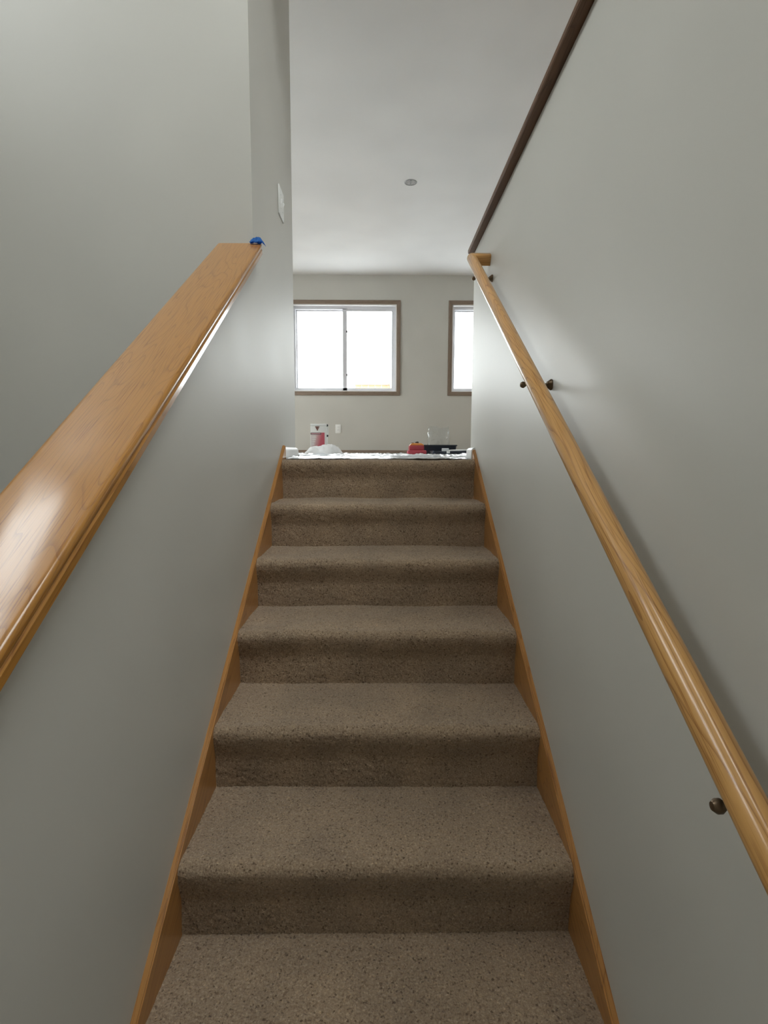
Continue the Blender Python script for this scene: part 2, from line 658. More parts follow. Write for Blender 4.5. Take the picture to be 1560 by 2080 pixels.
L0, L1 = -0.02, (YC - HW_END) / math.cos(ANG)
prof = cap_profile(-CAP_XR, -CAP_XL, CAP_T * math.cos(ANG))
tan_a = math.tan(ANG)
cap = board('oak_cap', prof, 0.0, L1, M['oak_cap'], end_cut=lambda u, v: v * tan_a)
sloped(cap, (0, HW_END, CAP_Z + CAP_S * (HW_END - YC)), CAP_S)
tag(cap, 'broad varnished oak cap on the sloping left half wall', 'wall cap')

# apron strip under the cap edge
apron = board('apron_moulding', [(0, 0), (0, -0.012), (0.006, -0.012), (0.010, -0.002), (0.010, 0)], 0.02, L1 - .03, M['oak_cap'])
apron.parent = cap
apron.matrix_parent_inverse = Matrix.Identity(4)
apron.location = (0, XW - 0.0095, -CAP_T * math.cos(ANG))

# --- skirt boards
for sx, nm, lab in ((-1, 'trim_1', 'oak skirt board along the left edge of the stairs'),
                    (1, 'trim_2', 'oak skirt board along the right edge of the stairs')):
    bm = bmesh.new()
    ye = 2.705 if sx < 0 else 2.675
    y0 = Y_END - 0.05
    zt = lambda y: (y - (Y1 - 0.024)) * SLOPE - 0.006
    a_ = math.atan(SLOPE)
    c, s = math.cos(a_), math.sin(a_)
    # local frame: origin on the top line at Y1
    org = Vector((0, Y1, zt(Y1)))

    def loc(y, z):
        dy, dz = y - org.y, z - org.z
        return (dy * c + dz * s, -dy * s + dz * c)
    outline = [loc(y0, zt(y0)), loc(ye - .008, zt(ye - .008)), loc(ye, zt(ye) - .014), loc(ye, -.02), loc(ye, -0.12), loc(y0, zt(y0) - .30)]
    xi, xo = (HW, XW)
    ring = []
    for xx in (xi, xo):
        ring.append([bm.verts.new((lx, -sx * xx, lz)) for lx, lz in outline])
    n = len(outline)
    bm.faces.new(ring[0])
    bm.faces.new(list(reversed(ring[1])))
    for i in range(n):
        j = (i + 1) % n
        bm.faces.new((ring[0][i], ring[1][i], ring[1][j], ring[0][j]))
    ed = [e for e in bm.edges if all(v in (ring[0][0], ring[0][1], ring[0][2]) for v in e.verts)]
    bmesh.ops.bevel(bm, geom=ed, offset=0.003, segments=2, affect='EDGES')
    o = bm_obj(nm, bm, M['oak_skirt'], smooth=True)
    sloped(o, org, SLOPE)
    tag(o, lab, 'skirt board', kind='structure')

# --- level cap on the right half wall
bm = bmesh.new()
cy0, cy1 = FRONT, YR + 0.022
u0, u1, t = 0.4404, 0.6125, 0.020
prof = [(-u0, 0.003), (-u0, t - .004), (-u0 - .004, t), (-u1 + .004, t), (-u1, t - .004), (-u1, .003), (-u1 + .003, 0), (-u0 - .003, 0)]
o = board('shaded_wood_cap', prof, 0, cy1 - cy0, M['oak_shaded'])
sloped(o, (0, cy0, RW_TOP), 0.0)
tag(o, 'thin brown wood cap with shade in its colour along the top of the right half wall', 'wall cap')

# ------------------------------------------------------------------ handrail
RS, RZ, RX, RR = 0.628, 0.2769, 0.3945, 0.0205
rail = empty('handrail', (RX, 1.5, RZ))
tag(rail, 'round oak handrail fixed to the right stair wall', 'handrail')
a_ = math.atan(RS)
yr0, yr1 = 0.12, 2.425
bm = bmesh.new()
n = 28
prof = []
for k in range(n):
    t_ = 2 * math.pi * k / n
    cu, sv = math.cos(t_), math.sin(t_)
    r = RR
    v = sv * r * 1.04
    if v < -RR * .86:
        v = -RR * .86
    prof.append((cu * r, v))
Lr = (yr1 - yr0) / math.cos(a_)
rings = []
stn = list(np.linspace(0, Lr - 0.006, 24)) + [Lr - 0.003, Lr]
for i, x in enumerate(stn):
    f = 1.0 if i < 24 else (0.94 if i == 24 else 0.72)
    rings.append([Vector((x, u * f, v * f)) for u, v in prof])
extrude_profile(bm, prof, rings)
ro = bm_obj('rail', bm, M['oak_rail'], smooth=True)
Rm = Matrix(((0, -1, 0), (math.cos(a_), 0, -math.sin(a_)), (math.sin(a_), 0, math.cos(a_)))).to_4x4()
Rm.translation = Vector((RX, yr0, RZ + RS * (yr0 - 1.5)))
ro.parent = rail
ro.matrix_parent_inverse = Matrix.Translation(-Vector(rail.location))
ro.matrix_basis = Rm
# return block to the wall at the top end
bm = bmesh.new()
yt = yr1 - 0.020
zt_ = RZ + RS * (yt - 1.5)
hw_, hh = 0.021, 0.0225
sec = []
for k in range(16):
    t_ = 2 * math.pi * k / 16
    q = lambda v: math.copysign(abs(v) ** 0.35, v)
    du, dv = q(math.cos(t_)) * hw_, q(math.sin(t_)) * hh
    sec.append((du * math.cos(a_) - dv * math.sin(a_), du * math.sin(a_) + dv * math.cos(a_)))
rings = [[Vector((x, yt + dy, zt_ + dz)) for dy, dz in sec] for x in (RX - .004, XW - .0005)]
extrude_profile(bm, sec, rings)
ob = bm_obj('wall_return', bm, M['oak_rail'], smooth=True)
ob.parent = rail
ob.matrix_parent_inverse = Matrix.Translation(-Vector(rail.location))


DROP = 0.057


def bracket(yb, group_i):
    zc = RZ + RS * (yb - 1.5)
    root = empty('handrail_bracket', (XW, yb, zc - .07))
    root.parent = rail
    root.matrix_parent_inverse = Matrix.Translation(-Vector(rail.location))
    inv = Matrix.Translation(-Vector(root.location))
    zb = zc - DROP
    bm = bmesh.new()
    lathe(bm, [(0.0, 0), (0.0145, 0.0), (0.015, -0.003), (0.012, -0.007), (0.009, -0.011), (0.008, -0.014), (0.0, -0.0142)],
          (XW, yb, zb), 'X', 24)
    p1 = bm_obj('rosette', bm, M['bronze'], smooth=True)
    bm = bmesh.new()
    path, rad = [], []
    for k in range(11):
        t_ = k / 10
        if t_ < .5:
            x = XW - .010 - (XW - .010 - RX - .012) * t_ / .5
            z = zb - .006 * math.sin(t_ / .5 * math.pi)
        else:
            q_ = (t_ - .5) / .5
            x = RX + .012 * math.cos(q_ * math.pi / 2)
            z = zb + (DROP - RR - .004) * (1 - math.cos(q_ * math.pi / 2))
        path.append((x, yb, z))
        rad.append(0.0062)
    tube(bm, path, rad, 14)
    lathe(bm, [(0.0, 0.004), (.005, .003), (.0085, -.002), (.0085, -.007), (.005, -.012), (0, -.013)], (RX + .002, yb, zb - .0005), 'X', 18)
    p2 = bm_obj('arm', bm, M['bronze'], smooth=True)
    bm = bmesh.new()
    box(bm, RX - .008, RX + .010, yb - .022, yb + .022, -.002, .002)
    for v in bm.verts:
        v.co.z += zc - RR * .86 / math.cos(a_) - .002 + (v.co.y - yb) * RS
    p3 = bm_obj('saddle', bm, M['bronze'], bevel=.0008, smooth=True)
    for p in (p1, p2, p3):
        p.parent = root
        p.matrix_parent_inverse = inv


for i, yb in enumerate((2.345, 1.50, 0.578)):
    bracket(yb, i)

# ------------------------------------------------------------------ baseboards
def baseboard(name, pts, mat, label, h=0.064, t=0.014, z0=-0.004):
    """pts: list of (x,y,nx,ny) corner points on the wall with outward offsets for the front face"""
    bm = bmesh.new()
    prof = [(0, 0), (1, 0), (1, .72), (.85, .86), (.45, .97), (0, 1)]
    rings = []
    for x, y, nx, ny in pts:
        rings.append([Vector((x + nx * t * a, y + ny * t * a, z0 + h * b)) for a, b in prof])
    extrude_profile(bm, prof, rings)
    o = bm_obj(name, bm, mat, smooth=True)
    return tag(o, label, 'baseboard', kind='structure')


baseboard('baseboard_left', [(-XW, 2.707, 1, 0), (-XW, YL, 1, 1), (-1.6, YL, 0, 1)], M['white_trim'],
          'white baseboard wrapping the left wall corner at the landing')
baseboard('baseboard_right', [(XW, 2.677, -1, 0), (XW, YR, -1, 1), (XW + .115, YR, 1, 1), (XW + .115, 2.0, 1, 0)], M['white_trim'],
          'white baseboard wrapping the right wall end at the landing', t=.018)
baseboard('baseboard_back', [(-4.0, BACK, 0, -1), (RIGHT, BACK, 0, -1)], M['oak_trim'],
          'low brown wood baseboard under the far windows', h=0.062)


# ------------------------------------------------------------------ windows
def window(name, x0, x1, z0, z1, y, label, place=None, locks=True, sash_gap=True):
    """horizontal slider in a wall whose inner face is y; built looking along +y; place = matrix for other walls"""
    root = empty(name, ((x0 + x1) / 2, y, z0))
    tag(root, label, 'window', kind='structure')
    made = []
    inv = Matrix.Translation(-Vector(root.location))

    def add(o, parent=None):
        if parent is None:
            o.parent = root
            o.matrix_parent_inverse = inv
        else:
            o.parent = parent
        made.append(o)
        return o
    cw, ct = 0.053, 0.017
    # oak casing, mitred
    for nm, quad in (('casing', [(x0, z1), (x1, z1), (x1 + cw, z1 + cw), (x0 - cw, z1 + cw)]),
                     ('casing', [(x1, z0), (x1 + cw, z0 - cw), (x1 + cw, z1 + cw), (x1, z1)]),
                     ('casing', [(x0 - cw, z0 - cw), (x1 + cw, z0 - cw), (x1, z0), (x0, z0)]),
                     ('casing', [(x0 - cw, z0 - cw), (x0, z0), (x0, z1), (x0 - cw, z1 + cw)])):
        # local X along the board
        d1 = Vector((quad[1][0] - quad[0][0], 0, quad[1][1] - quad[0][1]))
        cx = sum(q_[0] for q_ in quad) / 4
        cz = sum(q_[1] for q_ in quad) / 4
        w_, h_ = max(q_[0] for q_ in quad) - min(q_[0] for q_ in quad), max(q_[1] for q_ in quad) - min(q_[1] for q_ in quad)
        vert = h_ > w_
        bm = bmesh.new()
        r0, r1 = [], []
        for px, pz in quad:
            dx, dz = px - cx, pz - cz
            lx, lz = (dz, -dx) if vert else (dx, dz)
            r0.append(bm.verts.new((lx, 0, lz)))
            r1.append(bm.verts.new((lx, -ct, lz)))
        bm.faces.new(r0)
        bm.faces.new(list(reversed(r1)))
        for i in range(4):
            j = (i + 1) % 4
            bm.faces.new((r0[i], r0[j], r1[j], r1[i]))
        ob = bm_obj(nm, bm, M['oak_trim'], bevel=.003, smooth=True)
        ob.parent = root
        ob.matrix_parent_inverse = inv
        R = Matrix.Rotation(-math.pi / 2 if vert else 0, 4, 'Y')
        R.translation = Vector((cx, y, cz))
        ob.matrix_basis = R
        made.append(ob)

    def rect_frame(nm, a0, a1, b0, b1, w, d0, d1, mat, parent=None, wt=None):
        wt = w if wt is None else wt
        bm = bmesh.new()
        o_ = [(a0, b0), (a1, b0), (a1, b1), (a0, b1)]
        i_ = [(a0 + w, b0 + wt), (a1 - w, b0 + wt), (a1 - w, b1 - wt), (a0 + w, b1 - wt)]
        vv = {}
        for key, ring_ in (('o', o_), ('i', i_)):
            for dd in (d0, d1):
                vv[key, dd] = [bm.verts.new((p[0], dd, p[1])) for p in ring_]
        for i in range(4):
            j = (i + 1) % 4
            for dd in (d0, d1):
                bm.faces.new((vv['o', dd][i], vv['o', dd][j], vv['i', dd][j], vv['i', dd][i]))
            bm.faces.new((vv['o', d0][i], vv['o', d0][j], vv['o', d1][j], vv['o', d1][i]))
            bm.faces.new((vv['i', d0][i], vv['i', d0][j], vv['i', d1][j], vv['i', d1][i]))
        return add(bm_obj(nm, bm, mat), parent)

    rect_frame('jamb_liner', x0, x1, z0, z1, 0.012, y - .002, y + WALL_T, M['white_trim'])
    rect_frame('vinyl_frame', x0 + .012, x1 - .012, z0 + .012, z1 - .012, 0.024, y + .055, y + WALL_T - .01, M['vinyl'], wt=.040)
    xm = (x0 + x1) / 2

    def sash(nm, a0, a1, b0, b1, d, w):
        s_ = rect_frame(nm, a0, a1, b0, b1, w, d, d + .028, M['vinyl'])
        bm = bmesh.new()
        box(bm, a0 + w - .004, a1 - w + .004, d + .012, d + .016, b0 + w - .004, b1 - w + .004)
        g = bm_obj('pane', bm, M['glass'])
        g.parent = s_
        made.append(g)
        return s_
    sash('fixed_sash', x0 + .034, xm + .022, z0 + .030, z1 - .050, y + .100, 0.018)
    s2 = sash('sliding_sash', xm - .024, x1 - .034, z0 + .018, z1 - .042, y + .062, 0.030)
    bm = bmesh.new()
    box(bm, xm - .028, xm + .028, y + .055, y + .094, z0 + .019, z1 - .043)
    ms = bm_obj('meeting_stile', bm, M['vinyl'])
    ms.parent = s2
    if locks:
        for zz in (z0 + (z1 - z0) * .70, z0 + (z1 - z0) * .20):
            bm = bmesh.new()
            box(bm, xm + .018, xm + .036, y + .046, y + .066, zz - .014, zz + .014)
            l_ = bm_obj('lock', bm, M['slot'], bevel=.003, smooth=True)
            l_.parent = s2
            made.append(l_)
    if place is not None:
        root.matrix_world = place @ Matrix.Translation(root.location)
    return root


window('window_1', *W1X, WIN_Z0, WIN_Z1, BACK, 'wide sliding window with two panes in the far wall')
window('window_2', *W2X, WIN_Z0, WIN_Z1, BACK, 'far window half hidden behind the right half wall')
# left foyer window, unseen, added for light and the cap's reflection: built at origin orientation then turned; inner face is x = LEFT
pl = Matrix.Translation(Vector((LEFT, 0, 0))) @ Matrix.Rotation(math.pi / 2, 4, 'Z')
window('added_window_3', W3Y[0], W3Y[1], W3Z[0], W3Z[1], 0.0, 'unseen window added for light in the outer wall left of the half wall', place=pl)
pl = Matrix.Translation(Vector((-4.0, 0, 0))) @ Matrix.Rotation(math.pi / 2, 4, 'Z')  # unseen side window, added to brighten the upper room
window('added_window_4', *W5Y, *W5Z, 0.0, 'unseen added window in the side wall of the upper room', place=pl, locks=False)
# unseen skylight over the entry, added to light treads and stair walls
root = empty('added_skylight', ((SKX[0] + SKX[1]) / 2, (SKY_Y[0] + SKY_Y[1]) / 2, HIGH))
tag(root, 'unseen skylight added for light in the high ceiling over the entry', 'skylight', kind='structure')
bm = bmesh.new()
for x0, x1, y0, y1 in ((SKX[0], SKX[0] + .04, *SKY_Y), (SKX[1] - .04, SKX[1], *SKY_Y), (SKX[0] + .04, SKX[1] - .04, SKY_Y[0], SKY_Y[0] + .04),
                       (SKX[0] + .04, SKX[1] - .04, SKY_Y[1] - .04, SKY_Y[1])):
    box(bm, x0, x1, y0, y1, HIGH - .01, HIGH + .10)
bm_obj('frame', bm, M['white_trim'], root)
bm = bmesh.new()
box(bm, SKX[0] + .03, SKX[1] - .03, SKY_Y[0] + .03, SKY_Y[1] - .03, HIGH + .05, HIGH + .056)
bm_obj('pane', bm, M['glass'], root)

# ------------------------------------------------------------------ outside: ground and fence
M['ground'] = plain('thawing_ground', (0.46, 0.47, 0.48), rough=0.9, noise=0.05, scale=1.5)
bm = bmesh.new()
box(bm, -60, 60, BACK + .6, 90, -1.6, -1.5)
box(bm, -60, LEFT - .6, -60, BACK + .6, -1.6, -1.5)
box(bm, LEFT - .6, 60, -60, FRONT - .6, -1.6, -1.5)
box(bm, RIGHT + .6, 60, FRONT - .6, BACK + .6, -1.6, -1.5)
o = bm_obj('ground', bm, M['ground'])
tag(o, 'pale ground outside the far windows', 'ground', kind='structure')
M['fence'] = oak('weathered_fence', (0.42, 0.29, 0.175), (0.36, 0.24, 0.14), rough=.8, coat=0)

# ------------------------------------------------------------------ light switch, outlet, ceiling fitting
sw = empty('light_switch', (-XW, 2.748, 1.208))
tag(sw, 'white double light switch plate on the tall left wall', 'light switch')
inv = Matrix.Translation(-Vector(sw.location))
bm = bmesh.new()
box(bm, -XW, -XW + .0065, 2.748 - .062, 2.748 + .062, 1.208 - .065, 1.208 + .065)
p = [bm_obj('plate', bm, M['plate'], bevel=.003, smooth=True)]
for dy in (-.023, .023):
    bm = bmesh.new()
    vs_ = [(-XW + .005, -.005, -.012), (-XW + .005, .005, -.012), (-XW + .005, .005, .012), (-XW + .005, -.005, .012)]
    tp = [(-XW + .016, -.004, .006), (-XW + .016, .004, .006), (-XW + .014, .004, .013), (-XW + .014, -.004, .013)]
    A = [bm.verts.new((x, 2.748 + dy + yy, 1.208 + zz)) for x, yy, zz in vs_]
    B = [bm.verts.new((x, 2.748 + dy + yy, 1.208 + zz)) for x, yy, zz in tp]
    bm.faces.new(A)
    bm.faces.new(B)
    for i in range(4):
        j = (i + 1) % 4
        bm.faces.new((A[i], A[j], B[j], B[i]))
    p.append(bm_obj('toggle', bm, M['plate'], bevel=.001, smooth=True))
    for dz in (-.030, .030):
        bm = bmesh.new()
        lathe(bm, [(0, .006), (.0033, .0062), (.0028, .0078), (0, .0082)], (-XW, 2.748 + dy, 1.208 + dz), 'X', 12)
        p.append(bm_obj('screw', bm, M['screw'], smooth=True))
for q_ in p:
    q_.parent = sw
    q_.matrix_parent_inverse = inv

OX, OZ = -0.568, 0.348
ou = empty('wall_outlet', (OX, BACK, OZ))
tag(ou, 'small white wall outlet below the left far window', 'outlet')
inv = Matrix.Translation(-Vector(ou.location))
p = []
bm = bmesh.new()
box(bm, OX - .038, OX + .038, BACK - .006, BACK, OZ - .060, OZ + .060)
p.append(bm_obj('plate', bm, M['plate'], bevel=.002, smooth=True))
for dz in (-.021, .021):
    bm = bmesh.new()
    box(bm, OX - .017, OX + .017, BACK - .0085, BACK - .004, OZ + dz - .0145, OZ + dz + .0145)
    r_ = bm_obj('socket', bm, M['plate'], bevel=.003, smooth=True)
    p.append(r_)
    for dx in (-.0065, .0065):
        bm = bmesh.new()
        box(bm, OX + dx - .0014, OX + dx + .0014, BACK - .0092, BACK - .0075, OZ + dz - .001, OZ + dz + .008)
        s_ = bm_obj('slot', bm, M['slot'])
        s_.parent = r_
for q_ in p:
    q_.parent = ou
    q_.matrix_parent_inverse = inv

CX, CY = 0.270, 5.07
cl = empty('recessed_light', (CX, CY, CEIL))
tag(cl, 'small round recessed fitting in the white ceiling', 'ceiling light')
inv = Matrix.Translation(-Vector(cl.location))
M['can'] = plain('grey_can_metal', (0.33, 0.34, 0.34), rough=.4, metal=.4, noise=.15)
p = []
bm = bmesh.new()
R0, R1 = .056, .047
nn = 40
rr = []
for r, z in ((R1, 0.0), (R1, -.004), (R1 + .002, -.0055), (R0 - .002, -.0045), (R0, -.001), (R0, 0.0)):
    rr.append([bm.verts.new((CX + r * math.cos(2 * math.pi * k / nn), CY + r * math.sin(2 * math.pi * k / nn), CEIL + z)) for k in range(nn)])
for a_i in range(len(rr)):
    A, B = rr[a_i], rr[(a_i + 1) % len(rr)]
    for i in range(nn):
        j = (i + 1) % nn
        bm.faces.new((A[i], A[j], B[j], B[i]))
p.append(bm_obj('trim_ring', bm, M['can'], smooth=True))
bm = bmesh.new()
lathe(bm, [(0, -.0005), (.047, -.0005), (.047, -.002), (0.0, -.002)], (CX, CY, CEIL), 'Z', 32)
p.append(bm_obj('cover', bm, plain('grey_cover', (.42, .42, .42), rough=.5, noise=.25, scale=30), smooth=True))
bm = bmesh.new()
box(bm, CX - .006, CX + .006, CY - .045, CY + .045, CEIL - .008, CEIL - .002)
p.append(bm_obj('mounting_strap', bm, M['can'], bevel=.001))
for q_ in p:
    q_.parent = cl
    q_.matrix_parent_inverse = inv

# blue tape at the head of the cap
rng = random.Random(4)
bm = bmesh.new()
nu, nv = 12, 6
g = []
for i in range(nu + 1):
    row = []
    for j in range(nv + 1):
        u, v = i / nu, j / nv
        x = -0.478 + u * .058
        hump = .019 * math.sin(math.pi * min(1, u * 1.05)) ** .7
        z = CAP_Z - .002 + hump * math.sin(math.pi * v) ** .8 + rng.uniform(-.0025, .0025)
        y = YC - .004 - .018 * (1 - v) + rng.uniform(-.002, .002)
        row.append(bm.verts.new((x, y, z - (u > .75) * (u - .75) * .05)))
    g.append(row)
for i in range(nu):
    for j in range(nv):
        bm.faces.new((g[i][j], g[i + 1][j], g[i + 1][j + 1], g[i][j + 1]))
r = bmesh.ops.solidify(bm, geom=bm.faces[:], thickness=.0012)
o = bm_obj('painters_tape', bm, M['tape'])
tag(o, 'crumpled scrap of blue tape where the oak cap meets the wall', 'tape')

# ------------------------------------------------------------------ things on the upper floor
M['plastic'] = plain('white_plastic_sheet', (0.82, 0.85, 0.88), rough=0.16, noise=0.02)
M['plastic'].node_tree.nodes['Principled BSDF'].inputs['Transmission Weight'].default_value = 0.15
M['cloth'] = plain('white_rag', (0.80, 0.80, 0.80), rough=0.8, noise=0.03)


def drop_sheet():
    rng = np.random.default_rng(12)
    nx, ny = 150, 130
    bm = bmesh.new()
    V = []
    ks = [(rng.uniform(0, math.pi), rng.uniform(5, 30), rng.uniform(0, 6.28), rng.uniform(.3, 1), rng.uniform(2, 7), rng.uniform(2, 7)) for _ in range(24)]
    Zm = []
    for j in range(ny + 1):
        v = j / ny
        y = 2.640 + 3.6 * v ** 1.5
        xl = -.448 if y < YL + .03 else -1.6
        xr_ = .444 if y < YR + .03 else 1.4
        f1 = min(1, max(0, (y - (YL + .03)) / .25))
        f2 = min(1, max(0, (y - (YR + .03)) / .25))
        xl = -.446 - 1.1 * f1
        xr_ = .440 + 0.9 * f2
        row = []
        for i in range(nx + 1):
            x = xl + (xr_ - xl) * i / nx
            z = 0
            for ang, fr, ph, w, a1, a2 in ks:
                q = math.sin((x * math.cos(ang) + y * math.sin(ang)) * fr + ph + 1.2 * math.sin(x * a1 + ph) + math.sin(y * a2))
                z += (1 - abs(q)) ** 3 * w
            row.append((x, y, z))
        Zm.append(row)
    mz = max(p_[2] for r_ in Zm for p_ in r_)

    def flat(x, y):
        # the sheet lies pressed flat under the things standing on it
        k = 1.0
        for x0, x1, y0, y1 in ((-.60, -.26, 4.13, 4.47), (-.66, -.47, 5.18, 5.36), (.23, .42, 4.66, 4.86), (.37, .71, 4.88, 5.30), (.43, .785, 4.50, 4.89)):
            d = max(x0 - x, x - x1, y0 - y, y - y1)
            k = min(k, min(1, max(.12, d / .06)))
        return k
    for j, r_ in enumerate(Zm):
        V.append([bm.verts.new((x, y, .003 + (z / mz) * .030 * min(1, .25 + (y - 2.64) * 1.2) * flat(x, y))) for x, y, z in r_])
    for j in range(ny):
        for i in range(nx):
            bm.faces.new((V[j][i], V[j][i + 1], V[j + 1][i + 1], V[j + 1][i]))
    return bm_obj('drop_sheet', bm, M['plastic'], smooth=True)


o = drop_sheet()
tag(o, 'crinkled white plastic drop sheet spread over the top landing', 'drop sheet')


def lump(name, cx, cy, z0, sx, sy, heights, mat, seed, label, cat):
    """crumpled cloth heap: heights is a list of (u, h) along x"""
    rng = np.random.default_rng(seed)
    nx, ny = 40, 22
    us = [h[0] for h in heights]
    hs = [h[1] for h in heights]
    bm = bmesh.new()
    V = []
    for j in range(ny + 1):
        v = j / ny * 2 - 1
        row = []
        for i in range(nx + 1):
            u = i / nx
            h = np.interp(u, us, hs) * max(0, 1 - v * v) ** .6
            edge = min(u, 1 - u) * 8
            fold = .010 * abs(math.sin(u * 17 + v * 5)) + .008 * abs(math.sin(u * 7 - v * 11 + 1))
            z = h + (fold + rng.normal(0, .0012)) * min(1, edge) * (1 - v * v)
            wob = 1 + .12 * math.sin(u * 9 + 2)
            row.append(bm.verts.new((cx + (u - .5) * sx, cy + v * sy * wob / 2, z0 + max(0, z))))
        V.append(row)
    for j in range(ny):
        for i in range(nx):
            bm.faces.new((V[j][i], V[j][i + 1], V[j + 1][i + 1], V[j + 1][i]))
    o = bm_obj(name, bm, mat)
    return tag(o, label, cat)


lump('cloth_rag', -0.43, 4.3, .012, .31, .26, [(0, 0), (.06, .02), (.2, .05), (.42, .056), (.5, .066), (.72, .068), (.88, .04), (1, 0)], M['cloth'], 7,
     'crumpled white rag heaped in front of the red paint jug', 'rag')

# paint jug: white square container, red label
jug = empty('paint_jug', (-.572, 5.27, 0))
tag(jug, 'upright white paint container with a red label near the far wall', 'paint container')
inv = Matrix.Translation(-Vector(jug.location))
M['jug'] = plain('white_jug_plastic', (.78, .77, .74), rough=.4, noise=.02)


def label_mat():
    mt, nt, b = new_mat('red_paint_label')
    b.inputs['Roughness'].default_value = .4
    tc = nt.nodes.new('ShaderNodeTexCoord')
    sep = nt.nodes.new('ShaderNodeSeparateXYZ')
    nt.links.new(tc.outputs['Generated'], sep.inputs[0])
    # white corner sweeping into red towards the lower right
    m1 = nt.nodes.new('ShaderNodeMath')
    m1.operation = 'MULTIPLY_ADD'
    m1.inputs[1].default_value = 1.0
    nt.links.new(sep.outputs['X'], m1.inputs[0])
    m2 = nt.nodes.new('ShaderNodeMath')
    m2.operation = 'MULTIPLY'
    m2.inputs[1].default_value = -.35
    nt.links.new(sep.outputs['Z'], m2.inputs[0])
    nt.links.new(m2.outputs[0], m1.inputs[2])
    r = ramp(nt, [(0.0, (.66, .58, .56)), (.22, (.55, .30, .30)), (.5, (.50, .09, .12)), (1.0, (.45, .06, .09))])
    nt.links.new(m1.outputs[0], r.inputs['Fac'])
    nt.links.new(r.outputs['Color'], b.inputs['Base Color'])
    return mt


jx0, jx1, jy0, jy1 = -.648, -.497, 5.20, 5.345
p = []
bm = bmesh.new()
box(bm, jx0, jx1, jy0, jy1, .012, .278)
p.append(bm_obj('body', bm, M['jug'], bevel=.006, smooth=True))
bm = bmesh.new()
box(bm, jx0 + .001, jx1 + .002, jy0 - .002, jy1, .278, .297)
p.append(bm_obj('lid', bm, M['plate'], bevel=.003, smooth=True))
bm = bmesh.new()
box(bm, jx0 + .004, jx1 - .018, jy0 - .0015, jy0 + .001, .02, .215)
lab_o = bm_obj('label', bm, label_mat())
lab_o['label'] = 'red and pale pink printed label'
p.append(lab_o)
bm = bmesh.new()
box(bm, jx0 + .002, jx0 + .10, jy0 - .0022, jy0 + .001, .196, .2135)
t1 = bm_obj('name_band', bm, M['slot'])
bm = bmesh.new()
box(bm, jx0 + .007, jx0 + .095, jy0 - .0028, jy0 + .001, .200, .2095)
t2 = bm_obj('name_panel', bm, plain('pink_panel', (.55, .28, .30), rough=.4))
p += [t1, t2]
# brown emblem near the top
bm = bmesh.new()
for (x0, x1, z0, z1) in ((.045, .085, .262, .272), (.052, .078, .248, .262), (.060, .072, .234, .248)):
    box(bm, jx0 + x0, jx0 + x1, jy0 - .0022, jy0 + .001, z0, z1)
p.append(bm_obj('emblem', bm, plain('brown_print', (.22, .10, .08), rough=.5)))
bm = bmesh.new()
for k in range(4):
    zz = .170 - k * .022
    box(bm, jx0 + .014, jx0 + .055 - k * .006, jy0 - .0022, jy0 + .0005, zz, zz + .006)
p.append(bm_obj('print_line', bm, plain('pale_print', (.75, .70, .68), rough=.5)))
# handle strap on the right edge with black fixings
bm = bmesh.new()
tube(bm, [(jx1 + .004, jy0 + .03, .285), (jx1 + .012, jy0 + .03, .25), (jx1 + .012, jy0 + .03, .21), (jx1 + .004, jy0 + .03, .185)], .005, 10)
p.append(bm_obj('handle', bm, M['plate'], smooth=True))
for zz in (.283, .186):
    bm = bmesh.new()
    lathe(bm, [(0, -.004), (.010, -.004), (.011, .004), (.008, .010), (0, .011)], (jx1 + .003, jy0 + .03, zz), 'X', 14)
    p.append(bm_obj('handle_fixing', bm, M['slot'], smooth=True))
for q_ in p:
    q_.parent = jug
    q_.matrix_parent_inverse = inv

# red case with an orange top and black knob
M['red'] = plain('red_plastic', (.38, .04, .055), rough=.4, noise=.1)
M['red2'] = plain('bright_red_cloth', (.46, .06, .085), rough=.7, noise=.1)
M['orange'] = plain('orange_plastic', (.72, .27, .05), rough=.4, noise=.05)
case = empty('red_case', (.322, 4.76, 0))
tag(case, 'small red case with orange top and black knob beside the black tray', 'case')
inv = Matrix.Translation(-Vector(case.location))
p = []
bm = bmesh.new()
box(bm, .255, .385, 4.70, 4.83, .048, .094)
p.append(bm_obj('body', bm, M['red'], bevel=.012, seg=3, smooth=True))
bm = bmesh.new()
pr_ = [(.262, .092), (.385, .092), (.378, .102), (.360, .112), (.290, .112), (.270, .104)]
rings = [[Vector((x, yy, z)) for x, z in pr_] for yy in (4.71, 4.82)]
extrude_profile(bm, pr_, rings)
p.append(bm_obj('lid', bm, M['orange'], bevel=.003, smooth=True))
bm = bmesh.new()
lathe(bm, [(0, .0), (.014, 0), (.0155, .004), (.0145, .014), (.010, .016), (0, .016)], (.325, 4.75, .110), 'Z', 18)
p.append(bm_obj('knob', bm, M['slot'], smooth=True))
bm = bmesh.new()
box(bm, .276, .298, 4.72, 4.75, .109, .116)
p.append(bm_obj('clip', bm, plain('brown_clip', (.16, .09, .05), rough=.5), bevel=.002))
bm = bmesh.new()
box(bm, .243, .405, 4.68, 4.84, .012, .052)
p.append(bm_obj('base', bm, M['red2'], bevel=.014, seg=3, smooth=True))
for q_ in p:
    q_.parent = case
    q_.matrix_parent_inverse = inv

# black roller tray
M['black'] = plain('black_tray_plastic', (.022, .028, .042), rough=.35, noise=.1)
tray = empty('roller_tray', (.54, 5.05, 0))
tag(tray, 'black plastic paint roller tray on the drop sheet', 'paint tray')
inv = Matrix.Translation(-Vector(tray.location))
bm = bmesh.new()
tx0, tx1, ty0, ty1, th = .379, .698, 4.90, 5.28, .100
w = .012


